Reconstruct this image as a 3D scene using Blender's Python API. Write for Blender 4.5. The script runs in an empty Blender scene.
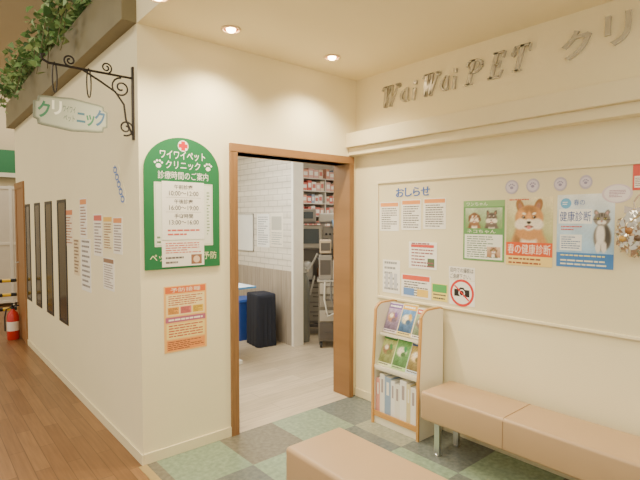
import bpy, bmesh, math, random
from mathutils import Vector, Matrix, Euler
random.seed(7)
S = bpy.context.scene; COL = S.collection
PI = math.pi
# ------------------------------------------------------------------ camera
F = 480.0; HOR = 220.0; HEAD = math.radians(40.5)
CAM = Vector((-1.084, -2.99, 1.55)); PITCH = math.atan((240-HOR)/F)
CR = Euler((PI/2-PITCH, 0, -HEAD), 'XYZ').to_matrix()
XR = 1.88; ZC = 2.75
cd = bpy.data.cameras.new('camera'); cam = bpy.data.objects.new('camera', cd); COL.objects.link(cam)
cam.location = CAM; cam.rotation_euler = Euler((PI/2-PITCH, 0, -HEAD), 'XYZ')
cd.sensor_width = 36; cd.lens = F/640*36; cd.clip_start = .02
S.camera = cam
def on(axis, val, u, v):
    d = CR @ Vector(((u-320)/F, (240-v)/F, -1)); i = 'XYZ'.index(axis)
    return CAM + d*((val-CAM[i])/d[i])
# ------------------------------------------------------------------ materials
def lin(c):
    c /= 255.0
    return c/12.92 if c <= .04045 else ((c+.055)/1.055)**2.4
def L3(rgb): return tuple(lin(c) for c in rgb)
_m = {}
def base_mat(name):
    m = bpy.data.materials.new(name); m.use_nodes = True
    nt = m.node_tree; b = nt.nodes['Principled BSDF']
    return m, nt, b
def N(nt, t, **kw):
    n = nt.nodes.new(t)
    for k, v in kw.items(): setattr(n, k, v)
    return n
def mixrgb(nt, fac, a, b, mode='MIX'):
    n = N(nt, 'ShaderNodeMix', data_type='RGBA', blend_type=mode)
    for sock, val in ((n.inputs[0], fac), (n.inputs[6], a), (n.inputs[7], b)):
        if hasattr(val, 'is_output'): nt.links.new(val, sock)
        elif isinstance(val, (int, float)): sock.default_value = val
        else: sock.default_value = (*val, 1)
    return n.outputs[2]
def M(name, rgb, rough=.6, metal=0, var=.06, scale=9, bump=0, emit=0, bscale=120):
    if name in _m: return _m[name]
    m, nt, b = base_mat(name); c = L3(rgb)
    tc = N(nt, 'ShaderNodeTexCoord'); no = N(nt, 'ShaderNodeTexNoise'); no.inputs['Scale'].default_value = scale
    nt.links.new(tc.outputs['Object'], no.inputs['Vector'])
    col = mixrgb(nt, no.outputs['Fac'], [x*(1-var) for x in c], [min(1, x*(1+var)) for x in c])
    nt.links.new(col, b.inputs['Base Color'])
    b.inputs['Roughness'].default_value = rough; b.inputs['Metallic'].default_value = metal
    if bump:
        n2 = N(nt, 'ShaderNodeTexNoise'); n2.inputs['Scale'].default_value = bscale
        nt.links.new(tc.outputs['Object'], n2.inputs['Vector'])
        bp = N(nt, 'ShaderNodeBump'); bp.inputs['Strength'].default_value = bump; bp.inputs['Distance'].default_value = .004
        nt.links.new(n2.outputs['Fac'], bp.inputs['Height']); nt.links.new(bp.outputs['Normal'], b.inputs['Normal'])
    if emit:
        b.inputs['Emission Color'].default_value = (*c, 1); b.inputs['Emission Strength'].default_value = emit
    _m[name] = m; return m
def ink(rgb):
    return M('ink_%02x%02x%02x' % tuple(rgb), rgb, .55, var=.03, scale=14)
def photo_mat():
    if 'printed_photo' in _m: return _m['printed_photo']
    m, nt, b = base_mat('printed_photo'); a = N(nt, 'ShaderNodeAttribute', attribute_name='photo')
    nt.links.new(a.outputs['Color'], b.inputs['Base Color']); b.inputs['Roughness'].default_value = .5
    _m['printed_photo'] = m; return m
def planks(name, c1, c2, dark, plen, pw, rot, rough=.4, gscale=1.0, swap=None, mortar=.002):
    m, nt, b = base_mat(name); tc = N(nt, 'ShaderNodeTexCoord'); vec = tc.outputs['Object']
    if swap:
        sp = N(nt, 'ShaderNodeSeparateXYZ'); cb = N(nt, 'ShaderNodeCombineXYZ'); nt.links.new(vec, sp.inputs[0])
        nt.links.new(sp.outputs[swap[0]], cb.inputs[0]); nt.links.new(sp.outputs[swap[1]], cb.inputs[1]); vec = cb.outputs[0]
    mp = N(nt, 'ShaderNodeMapping'); mp.inputs['Rotation'].default_value = (0, 0, rot); nt.links.new(vec, mp.inputs[0])
    br = N(nt, 'ShaderNodeTexBrick'); nt.links.new(mp.outputs[0], br.inputs['Vector'])
    br.inputs['Color1'].default_value = (*L3(c1), 1); br.inputs['Color2'].default_value = (*L3(c2), 1); br.inputs['Mortar'].default_value = (*L3(dark), 1)
    br.inputs['Scale'].default_value = 1; br.inputs['Mortar Size'].default_value = mortar; br.inputs['Brick Width'].default_value = plen; br.inputs['Row Height'].default_value = pw
    br.inputs['Bias'].default_value = 0
    mg = N(nt, 'ShaderNodeMapping'); mg.inputs['Scale'].default_value = (2.2*gscale, 34*gscale, 10); nt.links.new(mp.outputs[0], mg.inputs[0])
    no = N(nt, 'ShaderNodeTexNoise'); no.inputs['Scale'].default_value = 1.5; no.inputs['Detail'].default_value = 5; nt.links.new(mg.outputs[0], no.inputs[0])
    rp = N(nt, 'ShaderNodeValToRGB'); rp.color_ramp.elements[0].position = .3; rp.color_ramp.elements[1].position = .75
    rp.color_ramp.elements[0].color = (.76, .73, .70, 1); rp.color_ramp.elements[1].color = (1.08, 1.06, 1.03, 1); nt.links.new(no.outputs['Fac'], rp.inputs[0])
    col = mixrgb(nt, 1.0, br.outputs['Color'], rp.outputs['Color'], 'MULTIPLY')
    nt.links.new(col, b.inputs['Base Color']); b.inputs['Roughness'].default_value = rough
    _m[name] = m; return m
def tile_mat():
    m, nt, b = base_mat('vinyl_tiles'); tc = N(nt, 'ShaderNodeTexCoord')
    ad = N(nt, 'ShaderNodeVectorMath', operation='ADD'); ad.inputs[1].default_value = (-.08, 0, 0); nt.links.new(tc.outputs['Object'], ad.inputs[0])
    sc = N(nt, 'ShaderNodeVectorMath', operation='SCALE'); sc.inputs['Scale'].default_value = 1/.45; nt.links.new(ad.outputs[0], sc.inputs[0])
    fl = N(nt, 'ShaderNodeVectorMath', operation='FLOOR'); nt.links.new(sc.outputs[0], fl.inputs[0])
    wn = N(nt, 'ShaderNodeTexWhiteNoise', noise_dimensions='2D'); nt.links.new(fl.outputs[0], wn.inputs['Vector'])
    dots = N(nt, 'ShaderNodeVectorMath', operation='DOT_PRODUCT'); nt.links.new(fl.outputs[0], dots.inputs[0]); dots.inputs[1].default_value = (1, 1, 0)
    md = N(nt, 'ShaderNodeMath', operation='FLOORED_MODULO'); nt.links.new(dots.outputs['Value'], md.inputs[0]); md.inputs[1].default_value = 2
    def ramp(cols):
        r = N(nt, 'ShaderNodeValToRGB'); r.color_ramp.interpolation = 'CONSTANT'
        while len(r.color_ramp.elements) < len(cols): r.color_ramp.elements.new(.5)
        for i, c in enumerate(cols):
            r.color_ramp.elements[i].position = i/len(cols); r.color_ramp.elements[i].color = (*L3(c), 1)
        nt.links.new(wn.outputs['Value'], r.inputs[0]); return r.outputs[0]
    dark = ramp([(112, 119, 115), (122, 118, 105), (114, 121, 115)]); lite = ramp([(140, 160, 136), (150, 152, 134), (136, 156, 134), (142, 158, 136)])
    col = mixrgb(nt, md.outputs[0], dark, lite)
    no = N(nt, 'ShaderNodeTexNoise'); no.inputs['Scale'].default_value = 34; no.inputs['Detail'].default_value = 6; nt.links.new(tc.outputs['Object'], no.inputs[0])
    rp = N(nt, 'ShaderNodeValToRGB'); rp.color_ramp.elements[0].position = .32; rp.color_ramp.elements[1].position = .7
    rp.color_ramp.elements[0].color = (.77, .78, .78, 1); rp.color_ramp.elements[1].color = (1.16, 1.14, 1.1, 1); nt.links.new(no.outputs['Fac'], rp.inputs[0])
    col = mixrgb(nt, 1.0, col, rp.outputs[0], 'MULTIPLY')
    nt.links.new(col, b.inputs['Base Color']); b.inputs['Roughness'].default_value = .26
    return m
wallm = M('cream_wallpaper', (243, 231, 194), .75, var=.025, scale=3, bump=.25, bscale=160)
ceilm = M('cream_ceiling', (241, 228, 191), .85, var=.02, scale=3, bump=.15, bscale=200)
mallm = M('beige_plaster', (202, 186, 152), .85, var=.04, scale=2)
beamm = M('olive_beam', (124, 115, 88), .6, var=.1, scale=6)
trimm = M('cream_trim', (234, 221, 184), .5, var=.03)
boardm = M('cream_board', (233, 221, 185), .6, var=.02, scale=4)
boardf = M('cream_board_frame', (242, 230, 196), .45, var=.02)
woodm = planks('door_wood', (150, 112, 72), (142, 104, 66), (126, 92, 56), 3, .5, PI/2, .4, 1.4, swap=(0, 2))
woodx = M('brown_wood', (148, 108, 68), .45, var=.14, scale=7)
tan = M('tan_vinyl', (190, 159, 122), .38, var=.04, scale=5, bump=.12, bscale=220)
tand = M('tan_seam', (156, 126, 94), .5)
chrome = M('brushed_steel', (214, 214, 210), .28, metal=1)
silver = M('silver_lettering', (204, 202, 197), .25, metal=.6)
iron = M('wrought_iron', (44, 38, 34), .45, metal=.4)
white = M('cream_laminate', (242, 234, 212), .45, var=.02)
orange = M('pale_orange_edge', (204, 152, 86), .45, var=.08)
black = M('black_paint', (30, 30, 32), .4)
glassd = M('dark_glass', (30, 34, 42), .12)
# ------------------------------------------------------------------ mesh helpers
def box(bm, x0, y0, z0, x1, y1, z1, mi=0):
    vs = [bm.verts.new((x, y, z)) for z in (z0, z1) for y in (y0, y1) for x in (x0, x1)]
    for f in ((0, 2, 3, 1), (4, 5, 7, 6), (0, 1, 5, 4), (2, 6, 7, 3), (0, 4, 6, 2), (1, 3, 7, 5)):
        bm.faces.new([vs[i] for i in f]).material_index = mi
def tube(bm, pts, r, n=8, mi=0):
    pts = [Vector(p) for p in pts]; rings = []; up = None
    for i, p in enumerate(pts):
        t = (pts[min(i+1, len(pts)-1)]-pts[max(i-1, 0)]).normalized()
        if up is None: up = t.orthogonal().normalized()
        up = (up-t*up.dot(t)).normalized(); s = t.cross(up)
        rr = r[i] if isinstance(r, (list, tuple)) else r
        rings.append([bm.verts.new(p+(up*math.cos(2*PI*k/n)+s*math.sin(2*PI*k/n))*rr) for k in range(n)])
    for a, b in zip(rings, rings[1:]):
        for k in range(n): bm.faces.new((a[k], a[(k+1) % n], b[(k+1) % n], b[k])).material_index = mi
    bm.faces.new(rings[0][::-1]).material_index = mi; bm.faces.new(rings[-1]).material_index = mi
def lathe(bm, prof, c=(0, 0, 0), n=28, mi=0):
    rings = []
    for r, z in prof:
        rings.append([bm.verts.new((c[0]+max(r, .0004)*math.cos(2*PI*k/n), c[1]+max(r, .0004)*math.sin(2*PI*k/n), c[2]+z)) for k in range(n)])
    for a, b in zip(rings, rings[1:]):
        for k in range(n): bm.faces.new((a[k], a[(k+1) % n], b[(k+1) % n], b[k])).material_index = mi
    bm.faces.new(rings[0][::-1]).material_index = mi; bm.faces.new(rings[-1]).material_index = mi
def prism(bm, pts, o, a, b, n, t, mi=0):
    o, a, b, n = Vector(o), Vector(a), Vector(b), Vector(n)
    f0 = [bm.verts.new(o+a*p[0]+b*p[1]) for p in pts]; f1 = [bm.verts.new(o+a*p[0]+b*p[1]+n*t) for p in pts]
    bm.faces.new(f0[::-1]).material_index = mi; bm.faces.new(f1).material_index = mi
    k = len(pts)
    for i in range(k): bm.faces.new((f0[i], f0[(i+1) % k], f1[(i+1) % k], f1[i])).material_index = mi
def mk(name, bm, mats, parent=None, smooth=False, bevel=0, seg=2, loc=None, rot=None, recalc=True, ang=40):
    if recalc: bmesh.ops.recalc_face_normals(bm, faces=bm.faces)
    me = bpy.data.meshes.new(name); bm.to_mesh(me); bm.free()
    for m in (mats if isinstance(mats, (list, tuple)) else [mats]): me.materials.append(m)
    if smooth:
        for p in me.polygons: p.use_smooth = True
        me.set_sharp_from_angle(angle=math.radians(ang))
    o = bpy.data.objects.new(name, me); COL.objects.link(o)
    if parent: o.parent = parent
    if loc is not None: o.location = loc
    if rot is not None: o.rotation_euler = rot
    if bevel:
        md = o.modifiers.new('bevel', 'BEVEL'); md.width = bevel; md.segments = seg; md.limit_method = 'ANGLE'
        if seg > 2:
            for p in me.polygons: p.use_smooth = True
            me.set_sharp_from_angle(angle=math.radians(180))
    return o
def bxo(name, dims, mat, parent=None, bevel=0, seg=2, **k):
    bm = bmesh.new(); box(bm, *dims); return mk(name, bm, mat, parent, bevel=bevel, seg=seg, **k)
def tag(o, label, cat, group=None):
    o['label'] = label; o['category'] = cat
    if group: o['group'] = group
    return o
def thing(name, label, cat, loc=(0, 0, 0), rz=0, group=None):
    o = bpy.data.objects.new(name, None); COL.objects.link(o); o.location = loc; o.rotation_euler = (0, 0, rz); o.empty_display_size = .1
    return tag(o, label, cat, group)
def struct(name, dims_list, mat, bevel=0):
    bm = bmesh.new()
    for d in dims_list: box(bm, *d)
    o = mk(name, bm, mat, bevel=bevel); o['kind'] = 'structure'; return o
# ------------------------------------------------------------------ text
_tc = {}
def text_geo(s, shear=0, ext=0, bold=0.0):
    key = (s, shear, ext, bold)
    if key in _tc: return _tc[key]
    cu = bpy.data.curves.new('txt', 'FONT'); cu.body = s; cu.resolution_u = 3; cu.shear = shear; cu.offset = bold
    cu.dimensions = '2D'; cu.fill_mode = 'BOTH' if ext else 'FRONT'; cu.extrude = ext
    ob = bpy.data.objects.new('txt', cu); COL.objects.link(ob)
    dg = bpy.context.evaluated_depsgraph_get(); dg.update()
    me = bpy.data.meshes.new_from_object(ob.evaluated_get(dg))
    vs = [v.co.copy() for v in me.vertices]; fs = [tuple(p.vertices) for p in me.polygons]
    bpy.data.objects.remove(ob); bpy.data.curves.remove(cu); bpy.data.meshes.remove(me)
    _tc[key] = (vs, fs); return vs, fs
def put_text(bm, s, x0, y0, x1, y1, z, mi, shear=0, depth=0, bold=0.0):
    vs, fs = text_geo(s, shear, .05 if depth else 0, bold)
    if not vs: return
    ax, bx_ = min(v.x for v in vs), max(v.x for v in vs); ay, by = min(v.y for v in vs), max(v.y for v in vs)
    sx = (x1-x0)/max(bx_-ax, 1e-6); sy = (y1-y0)/max(by-ay, 1e-6)
    nv = [bm.verts.new((x0+(v.x-ax)*sx, y0+(v.y-ay)*sy, z+((v.z+.05)/.1*depth if depth else 0))) for v in vs]
    for f in fs:
        try: bm.faces.new([nv[i] for i in f]).material_index = mi
        except ValueError: pass
ROT = {'Y': (PI/2, 0, 0), 'X': (PI/2, 0, -PI/2)}
def region(axis, val, uL, uR, vT, vB):
    um, vm = (uL+uR)/2, (vT+vB)/2
    a, b = on(axis, val, uL, vm), on(axis, val, uR, vm); zt, zb = on(axis, val, um, vT).z, on(axis, val, um, vB).z
    if axis == 'Y': return Vector(((a.x+b.x)/2, val, (zt+zb)/2)), b.x-a.x, zt-zb
    return Vector((val, (a.y+b.y)/2, (zt+zb)/2)), a.y-b.y, zt-zb
# soft painted pictures: (x, y, rx, ry, rotation, colour, softness) in head radii round (0, 0)
def dog_shapes(coat, cream=(242, 230, 210), ears='up', body=True):
    dk = tuple(int(c*.78) for c in coat); lt = tuple(min(255, int(c*1.12)) for c in coat); S_ = []
    if body: S_ += [(0, -1.9, 1.25, 1.35, 0, coat, .25), (-.55, -1.9, .5, 1.2, .1, dk, .7), (0, -1.6, .55, .95, 0, cream, .5), (0, -.85, .9, .55, 0, coat, .4)]
    if ears == 'up':
        for q in (-1, 1): S_ += [(q*.6, .82, .27, .52, -q*.3, dk, .2), (q*.58, .76, .14, .34, -q*.3, (170, 120, 98), .5)]
    S_ += [(0, .08, .95, .84, 0, coat, .16), (0, .55, .5, .32, 0, dk, .9), (-.5, .2, .3, .4, 0, lt, .9)]
    for q in (-1, 1): S_ += [(q*.55, -.32, .42, .36, -q*.3, cream, .5)]
    S_ += [(0, -.38, .44, .38, 0, cream, .35), (0, .1, .15, .42, 0, lt, .6), (0, -.12, .2, .14, 0, cream, .6)]
    for q in (-1, 1): S_ += [(q*.34, .36, .14, .07, q*.2, cream, .6), (q*.36, .13, .15, .11, q*.3, dk, .6), (q*.36, .13, .1, .08, q*.3, (36, 24, 20), .3), (q*.36-.03, .16, .03, .03, 0, (240, 240, 236), .5)]
    S_ += [(0, -.22, .15, .1, 0, (32, 26, 26), .25), (0, -.5, .3, .09, 0, (120, 66, 56), .5), (0, -.55, .14, .11, 0, (222, 130, 124), .4)]
    if ears == 'down':
        for q in (-1, 1): S_ += [(q*.95, -.02, .24, .6, q*.2, dk, .3)]
    return S_
def cat_shapes(coat):
    dk = tuple(int(c*.6) for c in coat); lt = tuple(min(255, int(c*1.15)) for c in coat); wh = (238, 234, 228)
    S_ = [(.1, -2.2, 1.0, 1.7, 0, coat, .2), (.6, -2.0, .35, 1.3, .1, dk, .8), (-.1, -1.9, .5, 1.3, 0, wh, .5), (-.35, -3.4, .3, .7, 0, wh, .3), (.3, -3.4, .3, .7, 0, wh, .3)]
    for q in (-1, 1): S_ += [(q*.58, .72, .26, .46, -q*.35, coat, .15), (q*.56, .68, .13, .28, -q*.35, (206, 160, 152), .5)]
    S_ += [(0, 0, .95, .8, 0, coat, .15), (0, .5, .12, .3, 0, dk, .7), (-.28, .48, .07, .25, .2, dk, .7), (.28, .48, .07, .25, -.2, dk, .7), (-.75, -.05, .2, .07, 0, dk, .7), (.75, -.05, .2, .07, 0, dk, .7),
           (-.2, -.38, .3, .24, 0, wh, .5), (.2, -.38, .3, .24, 0, wh, .5), (0, -.05, .13, .35, 0, lt, .7)]
    for q in (-1, 1): S_ += [(q*.4, .08, .2, .15, q*.2, (40, 34, 30), .3), (q*.4, .08, .16, .12, q*.2, (190, 180, 96), .3), (q*.4, .08, .06, .11, 0, (20, 20, 20), .3)]
    return S_+[(0, -.24, .09, .06, 0, (204, 120, 116), .4)]
class Art:
    """a flat printed sheet: normalised coordinates, (0,0) bottom left to (1,1) top right; normal +Z"""
    def __init__(s, W, H, base, th=.002, pts=None):
        s.W, s.H, s.th = W, H, th; s.bm = bmesh.new(); s.mats = []
        pts = pts or [(0, 0), (1, 0), (1, 1), (0, 1)]
        prism(s.bm, [((u-.5)*W, (v-.5)*H) for u, v in pts], (0, 0, 0), (1, 0, 0), (0, 1, 0), (0, 0, 1), th, s.mi(base))
    def mi(s, m):
        if isinstance(m, tuple): m = ink(m)
        if m not in s.mats: s.mats.append(m)
        return s.mats.index(m)
    def z(s, lay): return s.th+lay*.0003
    def poly(s, pts, m, lay=1):
        s.bm.faces.new([s.bm.verts.new(((u-.5)*s.W, (v-.5)*s.H, s.z(lay))) for u, v in pts]).material_index = s.mi(m)
    def rect(s, u0, v0, u1, v1, m, lay=1): s.poly([(u0, v0), (u1, v0), (u1, v1), (u0, v1)], m, lay)
    def disc(s, u, v, r, m, lay=2, ry=None, n=20, rot=0):
        ry = ry or r; k = s.W/s.H; pts = []
        for i in range(n):
            a = 2*PI*i/n; x, y = r*math.cos(a), ry*math.sin(a)
            pts.append((u+x*math.cos(rot)-y*math.sin(rot), v+(x*math.sin(rot)+y*math.cos(rot))*k))
        s.poly(pts, m, lay)
    def photo(s, u0, v0, u1, v1, top, bottom, subjects, lay=1, nx=48, grain=.06):
        """a printed photograph: fine grid with a colour per vertex; subjects = (u, v, radius in sheet widths, shapes)"""
        k = s.W/s.H; ny = max(4, int(nx*(v1-v0)*s.H/((u1-u0)*s.W))); la = s.bm.verts.layers.float_color.get('photo') or s.bm.verts.layers.float_color.new('photo')
        mi = s.mi(photo_mat()); g = []
        for j in range(ny+1):
            row = []
            for i in range(nx+1):
                u = u0+(u1-u0)*i/nx; v = v0+(v1-v0)*j/ny; f = j/ny; w = .5+.5*math.sin(u*11+v*7)*math.cos(v*9-u*5)
                c = [bottom[q]+(top[q]-bottom[q])*f+(w-.5)*22 for q in range(3)]
                for (cu, cv, r, shapes) in subjects:
                    x, y = (u-cu)/r, (v-cv)/(r*k)
                    if abs(x) > 1.6 or y > 1.6: continue
                    for (sx, sy, rx, ry, ro, col, so) in shapes:
                        dx, dy = x-sx, y-sy; cx = dx*math.cos(ro)+dy*math.sin(ro); cy = -dx*math.sin(ro)+dy*math.cos(ro)
                        d = math.sqrt((cx/rx)**2+(cy/ry)**2)
                        if d > 1+so: continue
                        a = min(1, max(0, (1+so*.5-d)/so)); a = a*a*(3-2*a)
                        for q in range(3): c[q] += (col[q]-c[q])*a
                e = 1+random.uniform(-grain, grain); vv = s.bm.verts.new(((u-.5)*s.W, (v-.5)*s.H, s.z(lay)))
                vv[la] = (*[lin(min(255, max(0, q*e))) for q in c], 1); row.append(vv)
            g.append(row)
        for j in range(ny):
            for i in range(nx): s.bm.faces.new((g[j][i], g[j][i+1], g[j+1][i+1], g[j+1][i])).material_index = mi
    def text(s, t, u0, v0, u1, v1, m, lay=3, bold=0.0, shear=0):
        put_text(s.bm, t, (u0-.5)*s.W, (v0-.5)*s.H, (u1-.5)*s.W, (v1-.5)*s.H, s.z(lay), s.mi(m), shear, 0, bold)
    def lines(s, u0, v0, u1, v1, n, m, lay=2, fill=.42):
        n = max(n, int(round(n*1.6))) if n > 2 else n; h = (v1-v0)/n
        for i in range(n):
            e = u1-(u1-u0)*random.choice((0, 0, .05, .2, .4)); y = v1-h*(i+1)
            x = u0
            while x < e-.02:      # broken into word-like runs
                w = min(e-x, (u1-u0)*random.uniform(.05, .2)); s.rect(x, y+h*.25, x+w, y+h*(.25+fill), m, lay); x += w+(u1-u0)*.022
    def paw(s, u, v, r, m, lay=3):
        k = s.W/s.H; s.disc(u, v-.25*r*k, r*.55, m, lay, r*.45)
        for a in (150, 110, 70, 30):
            a = math.radians(a); s.disc(u+math.cos(a)*r*.85, v+math.sin(a)*r*.8*k, r*.24, m, lay, n=10)
    def done(s, name, label, cat, loc, axis=None, rot=None, group=None, tilt=0):
        o = mk(name, s.bm, s.mats, recalc=False); o.location = loc
        e = Euler(rot or ROT[axis]).to_matrix() @ Matrix.Rotation(tilt, 3, 'Z'); o.rotation_euler = e.to_euler()
        return tag(o, label, cat, group)
def sheet(axis, val, px, base=(246, 242, 232), th=.002, pts=None):
    c, W, H = region(axis, val, *px); return Art(W, H, base, th, pts), c
def notice(axis, val, px, label, head=None, ht=.16, inkc=(90, 84, 84), n=7, base=(248, 245, 236), extra=None, group=None, name='notice_sheet', tilt=0):
    A, c = sheet(axis, val, px, base)
    top = 1
    if head: A.rect(.04, 1-ht, .96, .97, head); top = 1-ht-.03
    A.lines(.1, .06, .9, top, n, inkc)
    if extra: extra(A)
    return A.done(name, label, 'notice', c, axis, group=group, tilt=tilt)
# ------------------------------------------------------------------ room shell
DL, DR, DT = .64, 1.835, 2.03        # outer edges and top of the opening's frame
o = struct('floor', [(0, -5.2, -.1, XR+.12, .0, 0)], tile_mat())
o = struct('floor_corridor', [(-4.5, -5.2, -.1, 0, 7.6, 0)], planks('corridor_planks', (150, 112, 74), (128, 92, 58), (96, 70, 46), .7, .09, PI/2, .36))
o = struct('floor_clinic', [(0, 0, -.1, 5.2, 4.6, 0)], planks('pale_planks', (204, 190, 166), (188, 174, 150), (156, 142, 122), 1.2, .16, 0, .35))
o = struct('floor_far', [(0, 4.6, -.1, 3.2, 7.6, 0)], _m['corridor_planks'])
struct('wall_front', [(0, 0, 0, DL+.02, .16, ZC), (DR-.02, 0, 0, XR+.12, .16, ZC), (DL+.02, 0, DT+.0, DR-.02, .16, ZC)], wallm)
struct('wall_left', [(0, .16, 0, .12, 4.5, ZC)], wallm)
struct('wall_right', [(XR, -5.2, 0, XR+.12, 0, ZC+.1)], wallm)
struct('ceiling', [(0, -5.2, ZC, XR, 0, ZC+.1), (0, 0, ZC, XR+.12, .16, ZC+.1)], ceilm)
struct('ceiling_mall', [(-4.5, -5.2, 4.2, 5.2, 7.6, 4.3)], mallm)
struct('ceiling_clinic', [(.12, .16, 2.62, 5.2, 4.5, 2.7)], M('white_ceiling', (240, 236, 226), .8))
struct('wall_mall', [(-4.5, 7.6, 0, 5.2, 7.7, 4.2)], mallm)
struct('wall_mall_side', [(3.2, 4.62, 0, 3.3, 7.6, 4.2)], mallm)
struct('trim_1', [(-.09, -.0, ZC, .12, 4.5, 3.06)], beamm, .004)
struct('trim_2', [(-.0, -5.2, ZC+.1, .1, -.0, 3.06)], wallm)
struct('trim_3', [(XR-.125, -5.2, 2.165, XR, 0, 2.285), (XR-.09, -5.2, 2.1, XR, 0, 2.165)], trimm, .004)
struct('baseboard_front', [(-.0, -.012, 0, DL-.01, 0, .07)], trimm, .003)
struct('baseboard_left', [(-.012, -.012, 0, 0, 3.86, .07)], trimm, .003)
struct('baseboard_right', [(XR-.012, -5.2, 0, XR, 0, .07)], trimm, .003)
struct('trim_4', [(-.035, -5.2, 0, .015, -.013, .004)], M('brass_threshold', (190, 168, 120), .4, metal=.4))
# clinic interior shell
XB = 2.47
brick = planks('white_brick', (238, 234, 224), (232, 228, 218), (192, 188, 178), .2, .075, 0, .6, .2, swap=(1, 2), mortar=.005)
gwood = planks('grey_wainscot', (180, 170, 156), (166, 156, 144), (126, 118, 108), 3, .1, PI/2, .5, 1, swap=(1, 2))
struct('wall_partition', [(XB, 1.68, 0, XB+.1, 4.5, 2.62)], brick)
struct('trim_5', [(XB-.015, 1.68, 0, XB, 4.5, .92)], gwood)
struct('trim_6', [(XB-.025, 1.64, 0, XB+.13, 1.68, 2.62)], M('white_post', (242, 238, 228), .5))
ww = M('white_wall', (228, 223, 210), .7)
struct('wall_back', [(.12, 4.5, 0, XB+.1, 4.6, 2.62), (XB+.1, 3.2, 0, 5.2, 3.3, 2.62)], ww)
struct('wall_clinic_side', [(5.1, .16, 0, 5.2, 3.2, 2.62), (XR+.12, .06, 0, 5.2, .16, 2.62)], ww)
# entrance frame
d = bpy.data.objects.new('door_1', None); COL.objects.link(d); d['kind'] = 'structure'
bxo('jamb', (DL-.01, -.02, 0, DL+.05, .19, DT), woodm, d, .003)
bxo('jamb', (DR-.045, -.02, 0, DR+.005, .19, DT), woodm, d, .003)
bxo('door_head', (DL-.01, -.022, DT-.0, DR+.005, .19, DT+.06), woodx, d, .003)
# four narrow dark windows on the corridor wall, brown door at its end
for i in range(4):
    y0 = 1.83+.575*i; y1 = y0+.33-.02*i
    w = bpy.data.objects.new('window_%d' % (i+1), None); COL.objects.link(w); w['kind'] = 'structure'
    bm = bmesh.new(); z0, z1, t = .58, 1.74, .03
    box(bm, -.008, y0, z0, 0, y0+t, z1); box(bm, -.008, y1-t, z0, 0, y1, z1); box(bm, -.008, y0+t, z0, 0, y1-t, z0+t); box(bm, -.008, y0+t, z1-t, 0, y1-t, z1)
    mk('window_frame', bm, black, w, bevel=.002); bxo('pane', (-.005, y0+t, z0+t, 0, y1-t, z1-t), glassd, w)
d2 = bpy.data.objects.new('door_2', None); COL.objects.link(d2); d2['kind'] = 'structure'
bm = bmesh.new(); box(bm, -.02, 3.88, 0, 0, 3.96, 2.03); box(bm, -.02, 4.40, 0, .0, 4.5, 2.03); box(bm, -.02, 3.96, 1.95, 0, 4.40, 2.03)
mk('door_frame', bm, woodx, d2, bevel=.003); bxo('door_leaf', (-.012, 3.96, .01, 0, 4.40, 1.95), M('door_leaf_brown', (150, 106, 64), .45, var=.1), d2)
bm = bmesh.new(); tube(bm, [(-.012, 4.33, 1.0), (-.05, 4.33, 1.0), (-.05, 4.23, 1.0)], .008); mk('door_handle', bm, chrome, d2, True)
# ------------------------------------------------------------------ downlights
def downlight(u, v, label):
    p = on('Z', ZC, u, v); r = thing('downlight', label, 'ceiling light', (p.x, p.y, ZC), group='recessed ceiling downlights')
    bm = bmesh.new(); lathe(bm, [(.062, 0), (.064, -.006), (.058, -.010), (.05, -.009), (.046, -.002), (.046, 0)], n=32); mk('ring', bm, M('downlight_ring', (226, 200, 166), .35, metal=.2), r, True)
    bm = bmesh.new(); lathe(bm, [(.046, -.0005), (.046, -.003), (.030, -.002), (.030, -.0005)], n=32); mk('reflector', bm, M('glowing_copper_reflector', (176, 92, 60), .3, metal=.6, emit=.35), r, True)  # copper reflector emits faintly itself, imitating the bulb's glow on it
    bm = bmesh.new(); lathe(bm, [(.031, -.0005), (.029, -.009), (.02, -.018), (.001, -.021)], n=24); mk('bulb', bm, M('lamp_bulb', (255, 222, 170), .4, emit=40), r, True)
    l = bpy.data.lights.new('downlight_lamp', 'SPOT'); l.energy = 92; l.spot_size = math.radians(132); l.spot_blend = .9; l.color = (1, .85, .6); l.shadow_soft_size = .035
    lo = bpy.data.objects.new('downlight_lamp', l); COL.objects.link(lo); lo.location = (p.x, p.y, ZC-.06)
downlight(231, 29, 'middle ceiling downlight, above the left end of the doorway')
downlight(332, 57, 'ceiling downlight nearest the wall with silver lettering')
downlight(158, -4, 'ceiling downlight at the top edge, near the wall corner')
# ------------------------------------------------------------------ silver letters
GL = {
 'W': [(.1, 1, .32, 0, .17), (.32, 0, .52, .85, .075), (.46, 1, .7, 0, .17), (.7, 0, .94, 1, .075), (-.06, .97, .28, .97, .07), (.34, .97, .6, .97, .07), (.8, .97, 1.1, .97, .07), (-.06, .97, -.14, .82, .06)],
 'P': [(.24, 1, .24, 0, .17), (-.04, .03, .56, .03, .07), (-.04, .97, .3, .97, .07)],
 'E': [(.24, 1, .24, 0, .17), (-.04, .97, .92, .97, .08), (.24, .52, .7, .52, .06), (-.04, .03, .95, .03, .08), (.92, 1, .88, .74, .08), (.93, 0, 1.06, .28, .08), (.7, .38, .7, .66, .07)],
 'T': [(.5, 1, .5, 0, .17), (.02, .965, .98, .965, .09), (.05, 1, -.06, .7, .08), (.96, 1, .99, .7, .08), (.22, .03, .78, .03, .07)],
 'a': [(.78, 1.04, .78, .06, .21), (.78, .05, 1.06, .05, .1)],
 'i': [(.5, .62, .5, 0, .17), (.1, .6, .5, .6, .06), (.5, .8, .5, 1.0, .19)]}
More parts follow.
